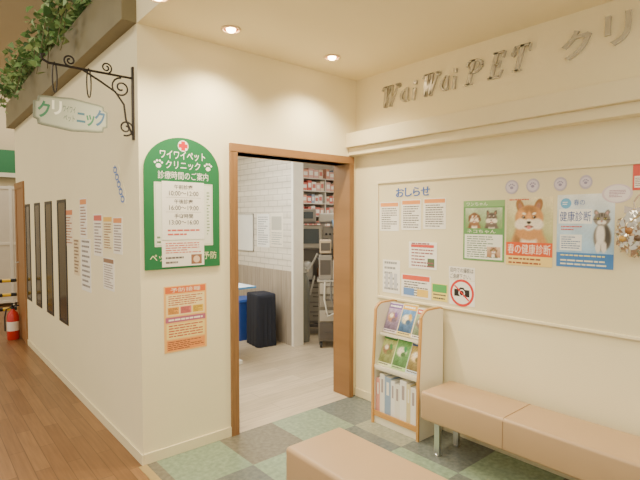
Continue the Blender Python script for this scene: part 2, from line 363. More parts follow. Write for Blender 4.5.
def arc(cx, cy, rx, ry, a0, a1, n, w0, w1):
    p = [(cx+rx*math.cos(math.radians(a0+(a1-a0)*i/n)), cy+ry*math.sin(math.radians(a0+(a1-a0)*i/n))) for i in range(n+1)]
    return [(*p[i], *p[i+1], w0+(w1-w0)*math.sin(PI*(i+.5)/n)) for i in range(n)]
GL['P'] += arc(.24, .72, .68, .25, 90, -90, 10, .07, .17)+arc(-.04, .85, .12, .12, 90, 300, 8, .05, .08)
GL['a'] += arc(.72, .48, .62, .45, 90, 270, 12, .1, .19)
GL['W'] += arc(1.02, .9, .1, .07, 90, -120, 6, .05, .07)
GL['T'] += arc(-.0, .74, .1, .1, 150, 400, 8, .05, .07)
def glyph(bm, ch, W, H, depth):
    sh = min((.1 if ch == 'a' else .27)*H, .45*W); mp = lambda x, y: Vector((-W/2+x*(W-sh)+y*sh, -H/2+y*H))
    for x0, y0, x1, y1, w in GL[ch]:
        a, b = mp(x0, y0), mp(x1, y1); t = (b-a).normalized(); n = Vector((-t.y, t.x))*w*H*.5
        prism(bm, [a+n, a-n, b-n, b+n], (0, 0, 0), (1, 0, 0), (0, 1, 0), (0, 0, 1), depth)
def letter(ch, axis, val, px, mat, depth, name, label, cat, group, bold=0.0):
    c, W, H = region(axis, val, *px); bm = bmesh.new()
    if ch in GL: glyph(bm, ch, W, H, depth)
    else: put_text(bm, ch, -W/2, -H/2, W/2, H/2, 0, 0, 0, depth, bold)
    o = mk(name, bm, mat, recalc=False, loc=c, rot=ROT[axis]); return tag(o, label, cat, group)
G = 'silver letters on the upper wall'
for ch, px, lab in (
        ('W', (382, 400, 86, 107), 'silver wall letter W, leftmost of the whole lettering'),
        ('a', (401, 410, 89, 102), 'small silver letter a right after the leftmost W'),
        ('i', (413, 418, 81, 100), 'small silver letter i just before the second W'),
        ('W', (422, 440, 74, 96), 'silver wall letter W starting the second word'),
        ('a', (441, 450, 77, 91), 'small silver letter a right after the second W'),
        ('i', (453, 458, 69, 89), 'small silver letter i just before the letter P'),
        ('P', (466, 485, 60, 84), 'silver capital letter P on the upper wall'),
        ('E', (489, 507, 53, 78), 'silver capital letter E between P and T'),
        ('T', (510, 532, 46, 71), 'silver capital letter T on the upper wall'),
        ('ク', (563, 592, 31, 59), 'silver katakana ク right of the letter T'),
        ('リ', (606, 632, 14, 45), 'silver katakana リ at the right edge of the lettering')):
    letter(ch, 'X', XR, px, silver, .02, 'wall_letter', lab, 'letter', G, bold=.018)
# ------------------------------------------------------------------ notice board and its papers
bl, bt, bb = on('X', XR, 378, 240).y, 1.865, .905
nb = thing('notice_board', 'long cream notice board framed on the right wall', 'notice board', (XR, -1.9, 0))
YE = -4.2+1.9
bxo('panel', (-.01, YE, bb, 0, bl+1.9, bt), boardm, nb)
bm = bmesh.new(); y1 = bl+1.9; t = .018
box(bm, -.022, y1-t, bb, 0, y1, bt); box(bm, -.022, YE, bb, 0, YE+t, bt); box(bm, -.022, YE+t, bb, 0, y1-t, bb+t); box(bm, -.022, YE+t, bt-t, 0, y1-t, bt)
mk('frame', bm, boardf, nb, bevel=.003)
XBD = XR-.0102
for i, (ch, px) in enumerate((('お', (396, 404, 188, 197)), ('し', (405, 412, 187.5, 196.5)), ('ら', (413, 420, 187, 196)), ('せ', (421, 430, 186.5, 195.5)))):
    letter(ch, 'X', XBD, px, ink((70, 110, 190)), .003, 'paper_letter', 'blue paper letter %s in the notice board heading' % ch, 'letter', 'blue letters heading the notice board', bold=.012)
org = (236, 156, 86)
notice('X', XBD, (380, 399, 202, 231), 'white notice with orange heading, left of three in a row under blue letters', org, n=6, group='three notices under the blue letters')
notice('X', XBD, (401.5, 421, 199.5, 230), 'white notice with orange heading, middle of three in a row under blue letters', org, n=6, group='three notices under the blue letters')
notice('X', XBD, (423.5, 446, 198, 229), 'white notice with orange heading, right of three in a row under blue letters', org, n=6, group='three notices under the blue letters')
notice('X', XBD, (409, 437, 242, 269), 'white notice with red lines and small picture below the three headed notices', None, inkc=(150, 90, 96), n=5, extra=lambda A: (A.rect(.68, .08, .92, .4, (90, 110, 80)), A.rect(.08, .8, .9, .9, (214, 80, 70), 3)))
notice('X', XBD, (383, 400, 260, 293), 'white paper with small boxed diagram at lower left of notice board', None, inkc=(150, 150, 150), n=4, extra=lambda A: [A.rect(.15+.26*i, .15, .33+.26*i, .6, (200, 200, 206), 3) for i in range(3)])
notice('X', XBD, (401.5, 431, 275, 298), 'white leaflet with orange and blue blocks behind top of rack', (226, 96, 70), .24, n=4, extra=lambda A: (A.rect(.08, .08, .45, .4, (110, 150, 210), 3), A.rect(.55, .08, .92, .4, (240, 200, 90), 3)))
notice('X', XBD, (432, 447.5, 284, 301), 'small green and yellow card left of no photography sign', (90, 170, 90), .5, n=2, base=(244, 226, 120))
# no photography sign
A, c = sheet('X', XBD, (449, 475, 267, 280), (244, 240, 230), .001)
A.text('店内での撮影は', .05, .55, .95, .92, (60, 55, 55)); A.text('ご遠慮下さい。', .05, .08, .85, .45, (60, 55, 55))
A.done('notice_sheet', 'two line text strip directly above no photography sign', 'notice', c, 'X')
A, c = sheet('X', XBD, (449.5, 475, 280.5, 305.5), (248, 244, 236))
A.disc(.5, .5, .47, (214, 52, 48), 1, n=36); A.disc(.5, .5, .385, (248, 244, 236), 2, n=36); bk = (28, 26, 28)
A.poly([(.2, .36), (.8, .36), (.8, .64), (.62, .64), (.57, .72), (.43, .72), (.38, .64), (.2, .64)], bk, 3); A.disc(.5, .5, .125, (248, 244, 236), 4); A.disc(.5, .5, .085, bk, 5)
A.poly([(.2, .76), (.24, .8), (.8, .24), (.76, .2)], (214, 52, 48), 6)
A.done('prohibition_sign', 'square no photography sign with red circle and black camera', 'sign', c, 'X')
# three posters
A, c = sheet('X', XBD, (463.5, 504.5, 200.5, 261), (104, 158, 94))
A.rect(.0, .9, 1, 1, (140, 184, 120)); A.text('ワンちゃん', .08, .915, .6, .975, (250, 250, 236))
A.photo(.05, .54, .95, .88, (190, 206, 176), (120, 152, 92), [(.28, .71, .13, dog_shapes((150, 106, 74), ears='down')), (.7, .70, .14, dog_shapes((110, 96, 88)))], 1, 40)
A.text('ネコちゃん', .1, .46, .8, .52, (250, 250, 220))
A.rect(.04, .03, .96, .44, (240, 241, 230)); A.lines(.1, .05, .9, .42, 6, (110, 136, 110)); A.photo(.6, .07, .92, .24, (214, 190, 160), (176, 130, 96), [(.76, .18, .09, cat_shapes((170, 130, 96)))], 3, 16)
A.done('poster', 'green poster with two pet pictures, leftmost of three large posters', 'poster', c, 'X')
A, c = sheet('X', XBD, (506.5, 553, 197, 266), (236, 218, 176))
A.photo(0, .14, 1, 1, (236, 222, 182), (150, 160, 96), [(.5, .68, .32, dog_shapes((204, 146, 88)))], 1, 60)
A.lines(.06, .945, .5, .99, 1, (196, 90, 70), 2)
A.rect(0, .14, 1, .34, (222, 92, 44), 2); A.text('春の健康診断', .04, .17, .96, .315, (255, 250, 232), 3)
A.rect(0, 0, 1, .14, (244, 214, 130), 2); A.lines(.06, .01, .94, .13, 2, (160, 84, 54), 3)
A.done('poster', 'cream poster filled by a smiling tan dog, middle of three large posters', 'poster', c, 'X')
A, c = sheet('X', XBD, (557, 614.5, 194, 268), (232, 238, 242))
A.photo(0, .2, 1, 1, (238, 241, 242), (160, 200, 234), [(.79, .66, .15, cat_shapes((134, 126, 118)))], 1, 60, .03)
A.rect(0, .0, 1, .2, (70, 130, 200), 3)
A.disc(.16, .88, .1, (110, 180, 228)); A.lines(.1, .855, .22, .91, 2, (255, 255, 255), 3); A.text('春の', .3, .85, .5, .93, (60, 110, 190), 3)
A.rect(.03, .6, .63, .8, (248, 248, 246), 2); A.text('健康診断', .05, .63, .61, .77, (36, 78, 160), 3, .004); A.lines(.08, .5, .46, .58, 2, (206, 80, 80), 3)
A.rect(.06, .23, .46, .45, (240, 242, 240), 4); A.lines(.09, .25, .43, .43, 4, (90, 120, 170), 5)
A.lines(.08, .145, .9, .185, 1, (255, 240, 140), 9); A.lines(.08, .02, .92, .12, 2, (240, 236, 200), 9)
A.done('poster', 'white and pale blue poster with grey cat, rightmost of three large posters', 'poster', c, 'X')
circ = [(.5+.5*math.cos(2*PI*i/28), .5+.5*math.sin(2*PI*i/28)) for i in range(28)]
for (u, v), lab in (((512, 187), 'lavender paw disc above left corner of the tan dog poster'), ((533, 185.5), 'lavender paw disc above right half of the tan dog poster'),
                    ((560.5, 184), 'lavender paw disc above left corner of the blue cat poster'), ((586, 182), 'lavender paw disc above right half of the blue cat poster')):
    A, c = sheet('X', XBD, (u-6.5, u+6.5, v-7, v+7), (190, 180, 200), .003, circ); A.disc(.5, .5, .4, (216, 206, 220), 1, n=28); A.paw(.5, .5, .24, (150, 140, 172), 2)
    A.done('paw_disc', lab, 'disc', c, 'X', group='lavender paw discs above the posters')
A, c = sheet('X', XBD, (602, 633, 184, 203), (222, 206, 216), .003, circ); A.disc(.5, .5, .42, (240, 232, 234), 1, ry=.3, n=28); A.lines(.25, .3, .78, .7, 3, (170, 120, 150), 2)
A.done('oval_tag', 'pale oval tag above right end of the blue cat poster', 'tag', c, 'X')
A, c = sheet('X', XBD, (633, 650, 164, 190), (222, 90, 80)); A.rect(.1, .1, .9, .55, (246, 240, 230)); A.lines(.15, .15, .85, .5, 3, (150, 110, 110))
A.done('notice_sheet', 'small red topped card at right edge of the notice board', 'notice', c, 'X')
# hanging plastic wrapped bundle at the right edge
c, W, H = region('X', XR-.07, 615, 656, 202, 264)
b = thing('wrapped_charm', 'shiny silvery plastic wrapped bundle hanging right of blue cat poster', 'ornament', (XR-.066, c.y, c.z))
bm = bmesh.new(); bmesh.ops.create_icosphere(bm, subdivisions=4, radius=1)
for v in bm.verts:
    k = 1+.14*math.sin(v.co.y*9+v.co.z*7)*math.cos(v.co.z*8)+random.uniform(-.08, .08); v.co = Vector((v.co.x*.032, v.co.y*W*.45, v.co.z*H*.38))*k
mk('wrapper', bm, M('shiny_film', (206, 198, 186), .07, metal=.92, var=.25, scale=30), b)
for (x, y_, z, r_, col, nm) in ((-.03, .02, .012, .02, (150, 104, 60), 'gold_brown'), (-.03, .05, -.03, .017, (190, 150, 80), 'gold'), (-.032, -.02, -.025, .017, (96, 74, 58), 'dark_brown')):
    bm = bmesh.new(); bmesh.ops.create_icosphere(bm, subdivisions=2, radius=r_, matrix=Matrix.Translation((x, y_, z))); mk('candy', bm, M(nm+'_candy', col, .3), b, True)
bm = bmesh.new(); tube(bm, [(-.005, 0, H*.3), (.0, .01, H*.5), (.052, 0, H*.62)], .005)
prism(bm, [(-.05, .02), (-.05, -.02), (0, -.004), (.05, -.02), (.05, .02), (0, .006)], (-.012, 0, H*.38), (0, 1, 0), (0, 0, 1), (1, 0, 0), .012)
mk('ribbon', bm, M('silver_ribbon', (206, 192, 180), .2, metal=.6), b)
# ------------------------------------------------------------------ front wall sign and papers
c, W, H = region('Y', 0, 143.5, 218.5, 138, 268)
arch = [(0, 0), (1, 0), (1, .74)]+[(.5+.5*math.cos(a), .74+.26*math.sin(a)) for a in [PI*i/24 for i in range(1, 24)]]+[(0, .74)]
A = Art(W, H, (24, 112, 64), .012, arch); wht = (250, 248, 240)
A.disc(.5, .938, .07, wht, 1, n=28); A.rect(.44, .923, .56, .953, (214, 36, 36), 2); A.rect(.474, .903, .526, .973, (214, 36, 36), 3)
A.text('ワイワイペット', .2, .832, .8, .896, wht, 2, .008); A.text('クリニック', .27, .758, .73, .82, wht, 2, .008)
A.paw(.18, .785, .06, wht, 2); A.paw(.84, .785, .06, wht, 2)
A.text('診療時間のご案内', .17, .68, .84, .74, wht, 2)
A.rect(.12, .17, .9, .655, (232, 234, 212), 1); A.rect(.135, .178, .885, .647, (196, 214, 176), 2); A.rect(.14, .182, .88, .643, (236, 238, 220), 3)
A.lines(.815, .25, .87, .6, 9, (120, 150, 110), 4); A.lines(.15, .19, .22, .26, 2, (90, 120, 80), 4)
A.text('ペットの病気・予防', .06, .06, .95, .12, (240, 236, 190), 2)
A.done('clinic_sign', 'green arched sign with red cross and white katakana beside the doorway', 'sign', c, 'Y')
A, c = sheet('Y', -.0138, (162, 204, 182, 239.5), (249, 245, 234))
bk = (60, 54, 54)
for t, v0, v1, col, u0, u1 in (('午前診療', .87, .95, bk, .28, .72), ('10:00～12:00', .76, .84, bk, .16, .86), ('午後診療', .62, .7, bk, .28, .72), ('16:00～19:00', .51, .59, bk, .16, .86), ('手術時間', .37, .45, bk, .28, .72), ('13:00～16:00', .26, .34, bk, .16, .86)):
    A.text(t, u0, v0, u1, v1, col, 2, .006)
A.rect(.08, .725, .92, .73, (150, 140, 130)); A.rect(.08, .475, .92, .48, (150, 140, 130)); A.lines(.12, .06, .88, .2, 2, (206, 96, 82))
A.done('notice_sheet', 'white opening hours sheet taped over the green arched sign', 'notice', c, 'Y')
A, c = sheet('Y', -.0123, (162, 204, 240.5, 266), (247, 241, 226)); A.lines(.08, .5, .92, .95, 3, (206, 96, 82)); A.lines(.08, .08, .55, .44, 2, (110, 100, 96)); A.rect(.68, .06, .94, .44, (150, 104, 78)); A.disc(.81, .25, .08, (230, 200, 170), 3)
A.done('notice_sheet', 'white sheet with red lines at bottom of the green arched sign', 'notice', c, 'Y')
A, c = sheet('Y', 0, (164, 206.5, 285, 350), (246, 190, 110))
A.rect(.03, .89, .97, .985, (230, 112, 52)); A.text('予防接種', .15, .905, .85, .97, (255, 248, 220), 2); A.rect(.05, .55, .95, .87, (250, 228, 166)); A.lines(.1, .7, .9, .86, 3, (196, 84, 56)); A.rect(.08, .57, .34, .68, (240, 170, 80), 2); A.rect(.37, .57, .63, .68, (226, 124, 120), 2); A.rect(.66, .57, .92, .68, (240, 196, 70), 2)
A.lines(.1, .58, .32, .67, 3, (130, 80, 50), 3); A.lines(.39, .58, .61, .67, 3, (130, 60, 60), 3); A.lines(.68, .58, .9, .67, 3, (130, 90, 40), 3)
A.rect(.03, .45, .97, .53, (186, 100, 130)); A.lines(.1, .46, .9, .52, 1, (255, 244, 230)); A.rect(.05, .2, .95, .43, (248, 222, 140)); A.lines(.1, .22, .9, .42, 3, (200, 74, 62)); A.rect(.05, .02, .95, .18, (240, 156, 84)); A.lines(.08, .03, .92, .17, 3, (140, 74, 56))
A.done('notice_sheet', 'tall yellow and orange flyer on the wall below the green sign', 'notice', c, 'Y')
# ------------------------------------------------------------------ papers on the corridor wall
for px, lab, hd, base, ic in (
        ((66, 73, 209, 246), 'narrow orange striped sheet right beside the nearest dark window', (214, 130, 84), (240, 226, 200), (170, 100, 70)),
        ((74, 79.5, 239, 275), 'small tan sheet low beside the nearest dark window', None, (226, 206, 170), (140, 110, 90)),
        ((80, 87, 198, 238), 'tall white sheet with orange heading at top of corridor papers', (230, 150, 90), (246, 240, 228), (160, 120, 100)),
        ((81.5, 91, 239, 291), 'long white text sheet hanging lowest among corridor papers', None, (244, 240, 230), (140, 132, 130)),
        ((94, 102.5, 214, 256), 'white sheet with red heading, left of the three side by side', (210, 104, 96), (246, 240, 228), (150, 130, 130)),
        ((103.5, 112.5, 216, 251), 'yellow tinted sheet, middle of the three side by side', (236, 190, 90), (246, 232, 190), (160, 110, 80)),
        ((113.5, 122.5, 217, 254), 'white sheet with orange heading nearest the wall corner', (232, 150, 90), (246, 240, 228), (150, 130, 130)),
        ((103.5, 114.5, 258, 290), 'white sheet with brown picture below the yellow tinted sheet', (150, 116, 92), (246, 240, 228), (160, 140, 136))):
    notice('X', 0, px, lab, hd, n=6, base=base, inkc=ic)
c, W, H = region('X', 0, 113, 125, 164, 204)
A = Art(W, H, (242, 230, 193), .0015, [(.0, .74), (.1, 1), (.5, 1), (1, .3), (1, 0), (.5, 0)])
for i in range(5):
    u, v = .2+.145*i, .9-.19*i; q = (96, 132, 200)
    A.rect(u-.15, v+.03, u+.13, v+.055, q, 1); A.rect(u-.02, v-.06, u+.05, v+.09, q, 2); A.disc(u+.03, v-.03, .16, q, 1, .1, 12); A.disc(u+.03, v-.03, .09, (242, 230, 193), 3, .05, 10)
A.done('wall_decal', 'small blue lettering strip running down beside the wall corner', 'decal', c, 'X')
# ------------------------------------------------------------------ hanging sign on iron bracket
yb = .07; za = 2.43
br = thing('sign_bracket', 'black wrought iron scroll bracket projecting from wall corner', 'bracket', (0, yb, 0))
bm = bmesh.new(); box(bm, -.012, -.012, 2.05, 0, .012, 2.5); mk('wall_plate', bm, iron, br, bevel=.002)
bm = bmesh.new(); tube(bm, [(0, 0, za), (-.47, 0, za), (-.5, 0, za+.015), (-.505, 0, za+.04), (-.485, 0, za+.045)], .007); mk('arm', bm, iron, br, True)
def spiral(cx, cz, r0, r1, a0, a1, n=26):
    return [(cx+(r0+(r1-r0)*i/n)*math.cos(a0+(a1-a0)*i/n), 0, cz+(r0+(r1-r0)*i/n)*math.sin(a0+(a1-a0)*i/n)) for i in range(n+1)]
for pts, r in ((spiral(-.075, 2.36, .06, .012, PI/2, PI/2+3.2*PI), .0055), (spiral(-.05, 2.12, .05, .01, -PI/2-.3, -PI/2+3*PI), .0055),
               ([(-.012, 0, 2.08), (-.05, 0, 2.17), (-.06, 0, 2.26), (-.11, 0, 2.33), (-.2, 0, 2.38), (-.3, 0, za)], .006),
               (spiral(-.36, za+.035, .034, .008, -PI/2, -PI/2-3*PI), .005), (spiral(-.16, za+.035, .034, .008, -PI/2, -PI/2+3*PI), .005)):
    bm = bmesh.new(); tube(bm, pts, r, 6); mk('scroll', bm, iron, br, True)
for x in (-.44, -.26):
    bm = bmesh.new(); pts = [(x+.012*math.cos(a), .0, za-.075+.085*math.sin(a)) for a in [2*PI*i/16 for i in range(17)]]; tube(bm, pts, .004, 6); mk('hook', bm, iron, br, True)
W, H = .39, .19; sx = -.375
topq = [(0.0, .5), (.0, .74), (.05, .78), (.06, .9), (.12, .93), (.3, .96), (.5, 1.0)]      # plaque outline: notched corners, gently bowed top and bottom
rr = topq+[(1-u, v) for u, v in topq[-2::-1]]; rr = rr+[(u, 1-v) for u, v in rr[-2:0:-1]]
rr = rr[::-1]
A = Art(W, H, (112, 118, 102), .016, rr); A.poly([(.5+(u-.5)*.95, .5+(v-.5)*.9) for u, v in rr], (150, 154, 136), 1); A.poly([(.5+(u-.5)*.92, .5+(v-.5)*.84) for u, v in rr], (162, 166, 148), 2)
for ch, u0, v0, u1, v1, cc in (('ク', .05, .28, .21, .78, (54, 116, 84)), ('リ', .23, .42, .36, .84, (226, 226, 208)), ('ニ', .56, .3, .68, .6, (54, 100, 120)), ('ッ', .69, .22, .81, .58, (54, 116, 84)), ('ク', .81, .26, .96, .78, (60, 96, 130))):
    A.text(ch, u0, v0, u1, v1, cc, 3, .03)
A.text('ワイワイ', .375, .55, .545, .74, (44, 80, 66), 3); A.text('ペット', .385, .28, .535, .47, (44, 80, 66), 3)
A.done('hanging_sign', 'grey green shaped plaque with katakana hanging from iron bracket', 'sign', (sx+.02, yb+.008, 2.157), rot=(PI/2, 0, 0), tilt=-.03)
# ------------------------------------------------------------------ ivy on the beam
iv = thing('ivy_garland', 'green leafy ivy garland trailing along top of the olive beam', 'plant', (0, 0, 3.06))
bm = bmesh.new(); bs = bmesh.new()
def leaf(p, s):
    e = Euler((random.uniform(-1.2, 1.2), random.uniform(-1.2, 1.2), random.uniform(0, 2*PI))).to_matrix(); mi = random.randrange(4)
    sh = [(0, -.5, 0), (.45, -.3, .06), (.3, .1, .03), (0, .6, -.08), (-.3, .1, .03), (-.45, -.3, .06)]
    bm.faces.new([bm.verts.new(p+e@(Vector(q)*s)) for q in sh]).material_index = mi
tube(bs, [(-.02, .22+.2*i, .012) for i in range(23)], .006, 6)
for k in range(28):
    y = .25+k*.152+random.uniform(-.05, .05); pts = [Vector((-.02, y, .012))]; dy = random.uniform(-.2, .3); dx = random.uniform(-.26, .0)
    for j in range(1, 9):
        f = j/8; pts.append(Vector((-.02+dx*f*1.0, y+dy*f, .02+math.sin(f*PI)*random.uniform(.05, .2)-max(0, f-.5)*random.uniform(.1, .5)+(.12*f if k % 3 == 0 else 0))))
    for q in pts:
        if q.x > -.1 and q.z < .01: q.z = .012
    tube(bs, pts, .004, 5)
    for q in pts:
        for r in range(6):
            p = q+Vector((random.gauss(0, .05), random.gauss(0, .08), random.gauss(.05, .06)))
            if p.x > -.13 and p.z < .05: p.z = .05+random.random()*.05
            leaf(p, random.uniform(.045, .08))
mk('leaves', bm, [M('ivy_green', (104, 146, 82), .5, var=.2), M('ivy_pale', (154, 182, 122), .5, var=.2), M('ivy_dark', (74, 112, 60), .5, var=.2), M('ivy_mid', (126, 162, 100), .5, var=.2)], iv, recalc=False)
mk('stem', bs, M('ivy_stem', (110, 104, 70), .7), iv)
# ------------------------------------------------------------------ benches
def bench(label, x0, x1, y0, y1, seams=()):
    cx, cy = (x0+x1)/2, (y0+y1)/2; r = thing('bench', label, 'bench', (cx, cy, 0)); a, b = (x1-x0)/2, (y1-y0)/2
    bxo('seat_cushion', (-a, -b, .228, a, b, .42), tan, r, .022, 5)
    bxo('base_frame', (-a+.05, -b+.05, .212, a-.05, b-.05, .232), M('dark_steel', (120, 112, 100), .4, metal=.6), r)
    for sx_ in (-1, 1):
        for sy in (-1, 1):
            x, y = sx_*(a-.065), sy*(b-.1); bm = bmesh.new(); box(bm, x-.014, y-.02, .006, x+.014, y+.02, .213); lathe(bm, [(.02, 0), (.02, .01), (.014, .014)], (x, y, 0), 14)
            mk('leg', bm, chrome, r, bevel=.002)
    for s in seams:
        bm = bmesh.new(); y = s-cy; e = .001
        tube(bm, [(-a-e, y, .24), (-a-e, y, .40), (-a+.012, y, .419), (-a+.03, y, .421), (a-.03, y, .421), (a-.012, y, .419), (a+e, y, .40), (a+e, y, .24)], .002, 6); mk('seam', bm, tand, r)
    return r
bench('tan vinyl bench with steel legs along the right wall beside the rack', 1.455, 1.8, -3.0, -1.035, (-1.62, ))
bench('tan vinyl bench in the foreground, away from the wall', .31, .685, -2.75, -1.085)
# ------------------------------------------------------------------ brochure rack
RX, RY, HW, DX = XR-.026, -.712, .222, 1.12
rk = thing('brochure_rack', 'cream magazine rack with pale orange edges standing against the right wall', 'rack', (RX, RY, 0))
top = [(-.155+.075*math.cos(a)+.0, .845+.075*math.sin(a)) for a in [PI-.35-(PI/2-.35)*i/6 for i in range(7)]]
front = [(-.25*DX, 0), (-.25*DX, .42), (-.245*DX, .48)]+[(x*DX, z) for x, z in top]+[(-.04, .92), (-.012, .91)]
prof = front+[(0, .89), (0, 0)]
for sy in (-1, 1):
    bm = bmesh.new(); prism(bm, prof, (0, sy*HW-(.016 if sy > 0 else 0), 0), (1, 0, 0), (0, 0, 1), (0, 1, 0), .016); sp = mk('side_panel', bm, white, rk)
    bm = bmesh.new(); y0 = sy*HW-(.018 if sy > 0 else .002); y1 = y0+.02; ps = [Vector((p[0], 0, p[1])) for p in front]; rings = []
    for i, p in enumerate(ps):
        t = (ps[min(i+1, len(ps)-1)]-ps[max(i-1, 0)]).normalized(); n = Vector((-t.z, 0, t.x))
        a_, b_ = p+n*.004, p-n*.008
        rings.append([bm.verts.new((q.x, y, q.z)) for q, y in ((a_, y0), (a_, y1), (b_, y1), (b_, y0))])
    for a_, b_ in zip(rings, rings[1:]):
        for k in range(4): bm.faces.new((a_[k], a_[(k+1) % 4], b_[(k+1) % 4], b_[k]))
    bm.faces.new(rings[0]); bm.faces.new(rings[-1]); mk('edge_trim', bm, orange, sp)
iw = HW-.0165
bxo('back_panel', (-.012, -iw, .0, 0, iw, .885), white, rk)
bxo('kickboard', (-.262, -iw, 0, -.245, iw, .06), white, rk)
bxo('shelf', (-.268, -iw, .06, -.012, iw, .075), white, rk); bxo('shelf', (-.268, -iw, .415, -.012, iw, .43), white, rk)
bxo('shelf_lip', (-.276, -iw, .06, -.268, iw, .1), orange, rk)
def slope(x0, z0, x1, z1, nm):
    bm = bmesh.new(); prism(bm, [(x0, z0), (x1, z1), (x1+.01, z1-.004), (x0+.01, z0-.004)], (0, -iw, 0), (1, 0, 0), (0, 0, 1), (0, 1, 0), 2*iw); mk(nm, bm, white, rk)
T1 = ((-.24, .445), (-.135, .675)); T2 = ((-.18, .69), (-.09, .895))
slope(*T1[0], *T1[1], 'display_slope'); slope(*T2[0], *T2[1], 'display_slope')
bxo('display_lip', (-.274, -iw, .43, -.268, iw, .45), white, rk); bxo('display_ledge', (-.268, -iw, .43, -.23, iw, .444), white, rk)
bxo('display_ledge', (-.208, -iw, .672, -.165, iw, .684), white, rk); bxo('display_lip', (-.214, -iw, .672, -.208, iw, .692), white, rk)
def brochure(tier, yo, w, h, label, paint, base, off=.003):
    (x0, z0), (x1, z1) = tier; up = Vector((x1-x0, 0, z1-z0)).normalized(); right = Vector((0, -1, 0)); nrm = right.cross(up)
    A = Art(w, h, base, .004); paint(A)
    o = mk('brochure', A.bm, A.mats, recalc=False); p = Vector((RX+x0, RY+yo, z0))+up*(h/2+.003)+nrm*off
    mt = Matrix((right, up, nrm)).transposed(); o.rotation_euler = mt.to_euler(); o.location = p
    tag(o, label, 'brochure', 'brochures on the sloped display')
def pa(head, blk, pic):
    def f(A):
        dk = tuple(int(c*.6) for c in blk)
        A.photo(.03, .1, .97, .97, tuple(min(255, c+20) for c in blk), dk, [(.45, .5, .34, [(0, 0, 1, .8, 0, pic, .5), (-.3, .3, .4, .4, 0, (240, 230, 210), .6), (.4, -.4, .5, .4, .4, dk, .5), (.6, .5, .3, .5, .3, head, .5)])], 1, 18, .12)
        A.rect(.03, .8, .97, .96, head, 2); A.lines(.1, .82, .9, .95, 1, (250, 246, 236), 3); A.lines(.08, .02, .92, .1, 1, (90, 84, 84))
    return f
brochure(T2, .135, .135, .235, 'purple headed brochure, left end of the upper display', pa((120, 90, 156), (180, 156, 196), (180, 130, 100)), (226, 214, 220))
brochure(T2, -.001, .134, .245, 'yellow headed brochure with blue picture, middle of the upper display', pa((224, 170, 50), (90, 140, 200), (230, 214, 170)), (240, 220, 140))
brochure(T2, -.137, .134, .225, 'red headed brochure with pale green picture, right end of the upper display', pa((196, 80, 74), (160, 184, 140), (110, 90, 80)), (236, 232, 222))
brochure(T1, .135, .135, .255, 'green headed brochure, left end of the lower display', pa((70, 140, 80), (190, 200, 120), (150, 110, 80)), (220, 226, 180))
brochure(T1, -.001, .134, .268, 'bright green brochure, middle of the lower display', pa((60, 150, 90), (120, 186, 100), (240, 236, 200)), (176, 210, 140))
brochure(T1, -.137, .134, .25, 'brochure with deep blue heading and gold picture, right end of lower display', pa((50, 86, 156), (190, 166, 90), (236, 210, 160)), (206, 214, 220))
y = RY+.201
bcols = [((226, 160, 146), 'salmon'), ((240, 236, 226), 'white'), ((150, 172, 200), 'pale blue'), ((242, 240, 234), 'thick white'), ((238, 234, 220), 'cream'), ((244, 242, 236), 'plain white'), ((226, 210, 160), 'pale yellow'), ((242, 238, 230), 'ivory'), ((240, 236, 230), 'off-white')]
ords = ['first', 'second', 'third', 'fourth', 'fifth', 'sixth', 'seventh', 'eighth', 'ninth', 'tenth', 'eleventh', 'twelfth', 'thirteenth', 'fourteenth', 'fifteenth', 'sixteenth', 'seventeenth', 'eighteenth']
for i, (cc, nm) in enumerate(bcols):
    w = .036+.012*(i % 3); h = .27+.014*((i*7) % 4); dp = .2; yy = y-w-.001
    if yy < RY-iw+.002: break
    r = thing('booklet', '%s booklet standing on bottom shelf of rack, %s from the left' % (nm, ords[i]), 'booklet', (RX-.255, yy, .0752), group='booklets on the bottom shelf of the rack')
    bxo('pages', (.004, .0025, .001, dp-.003, w-.0025, h-.003), ink((244, 240, 230)), r)
    bm = bmesh.new(); box(bm, 0, 0, 0, .003, w, h); box(bm, .003, 0, 0, dp, .002, h); box(bm, .003, w-.002, 0, dp, w, h); mk('cover', bm, ink(cc), r)
    bxo('spine_label', (-.0006, w*.3, h*.55, 0, w*.7, h*.88), ink((176, 160, 156) if sum(cc) > 600 else (246, 240, 226)), r)
    y = yy
# ------------------------------------------------------------------ inside the clinic
et = thing('examination_table', 'white topped examination table with blue edge inside doorway', 'table', (1.2, 1.7, 0))
wm = M('white_metal', (236, 236, 232), .35)
bxo('tabletop', (-.55, -.29, .815, .55, .29, .835), M('table_pale_blue', (222, 232, 240), .35), et, .006)
bm = bmesh.new(); box(bm, -.556, -.296, .812, .556, -.29, .833); box(bm, .55, -.29, .812, .556, .29, .833); box(bm, -.556, -.29, .812, -.55, .29, .833); box(bm, -.55, .29, .812, .556, .296, .833); mk('edge_band', bm, ink((84, 150, 220)), et)
for x in (-.4, .36):
    bm = bmesh.new(); box(bm, x-.03, -.03, .05, x+.03, .03, .816); mk('leg', bm, wm, et, bevel=.004)
    bm = bmesh.new(); box(bm, x-.035, -.28, .0, x+.035, .28, .05); mk('foot', bm, wm, et, bevel=.01)
bn = thing('waste_bin', 'blue plastic bin against the wainscot inside doorway', 'bin', (2.2, 2.43, 0))
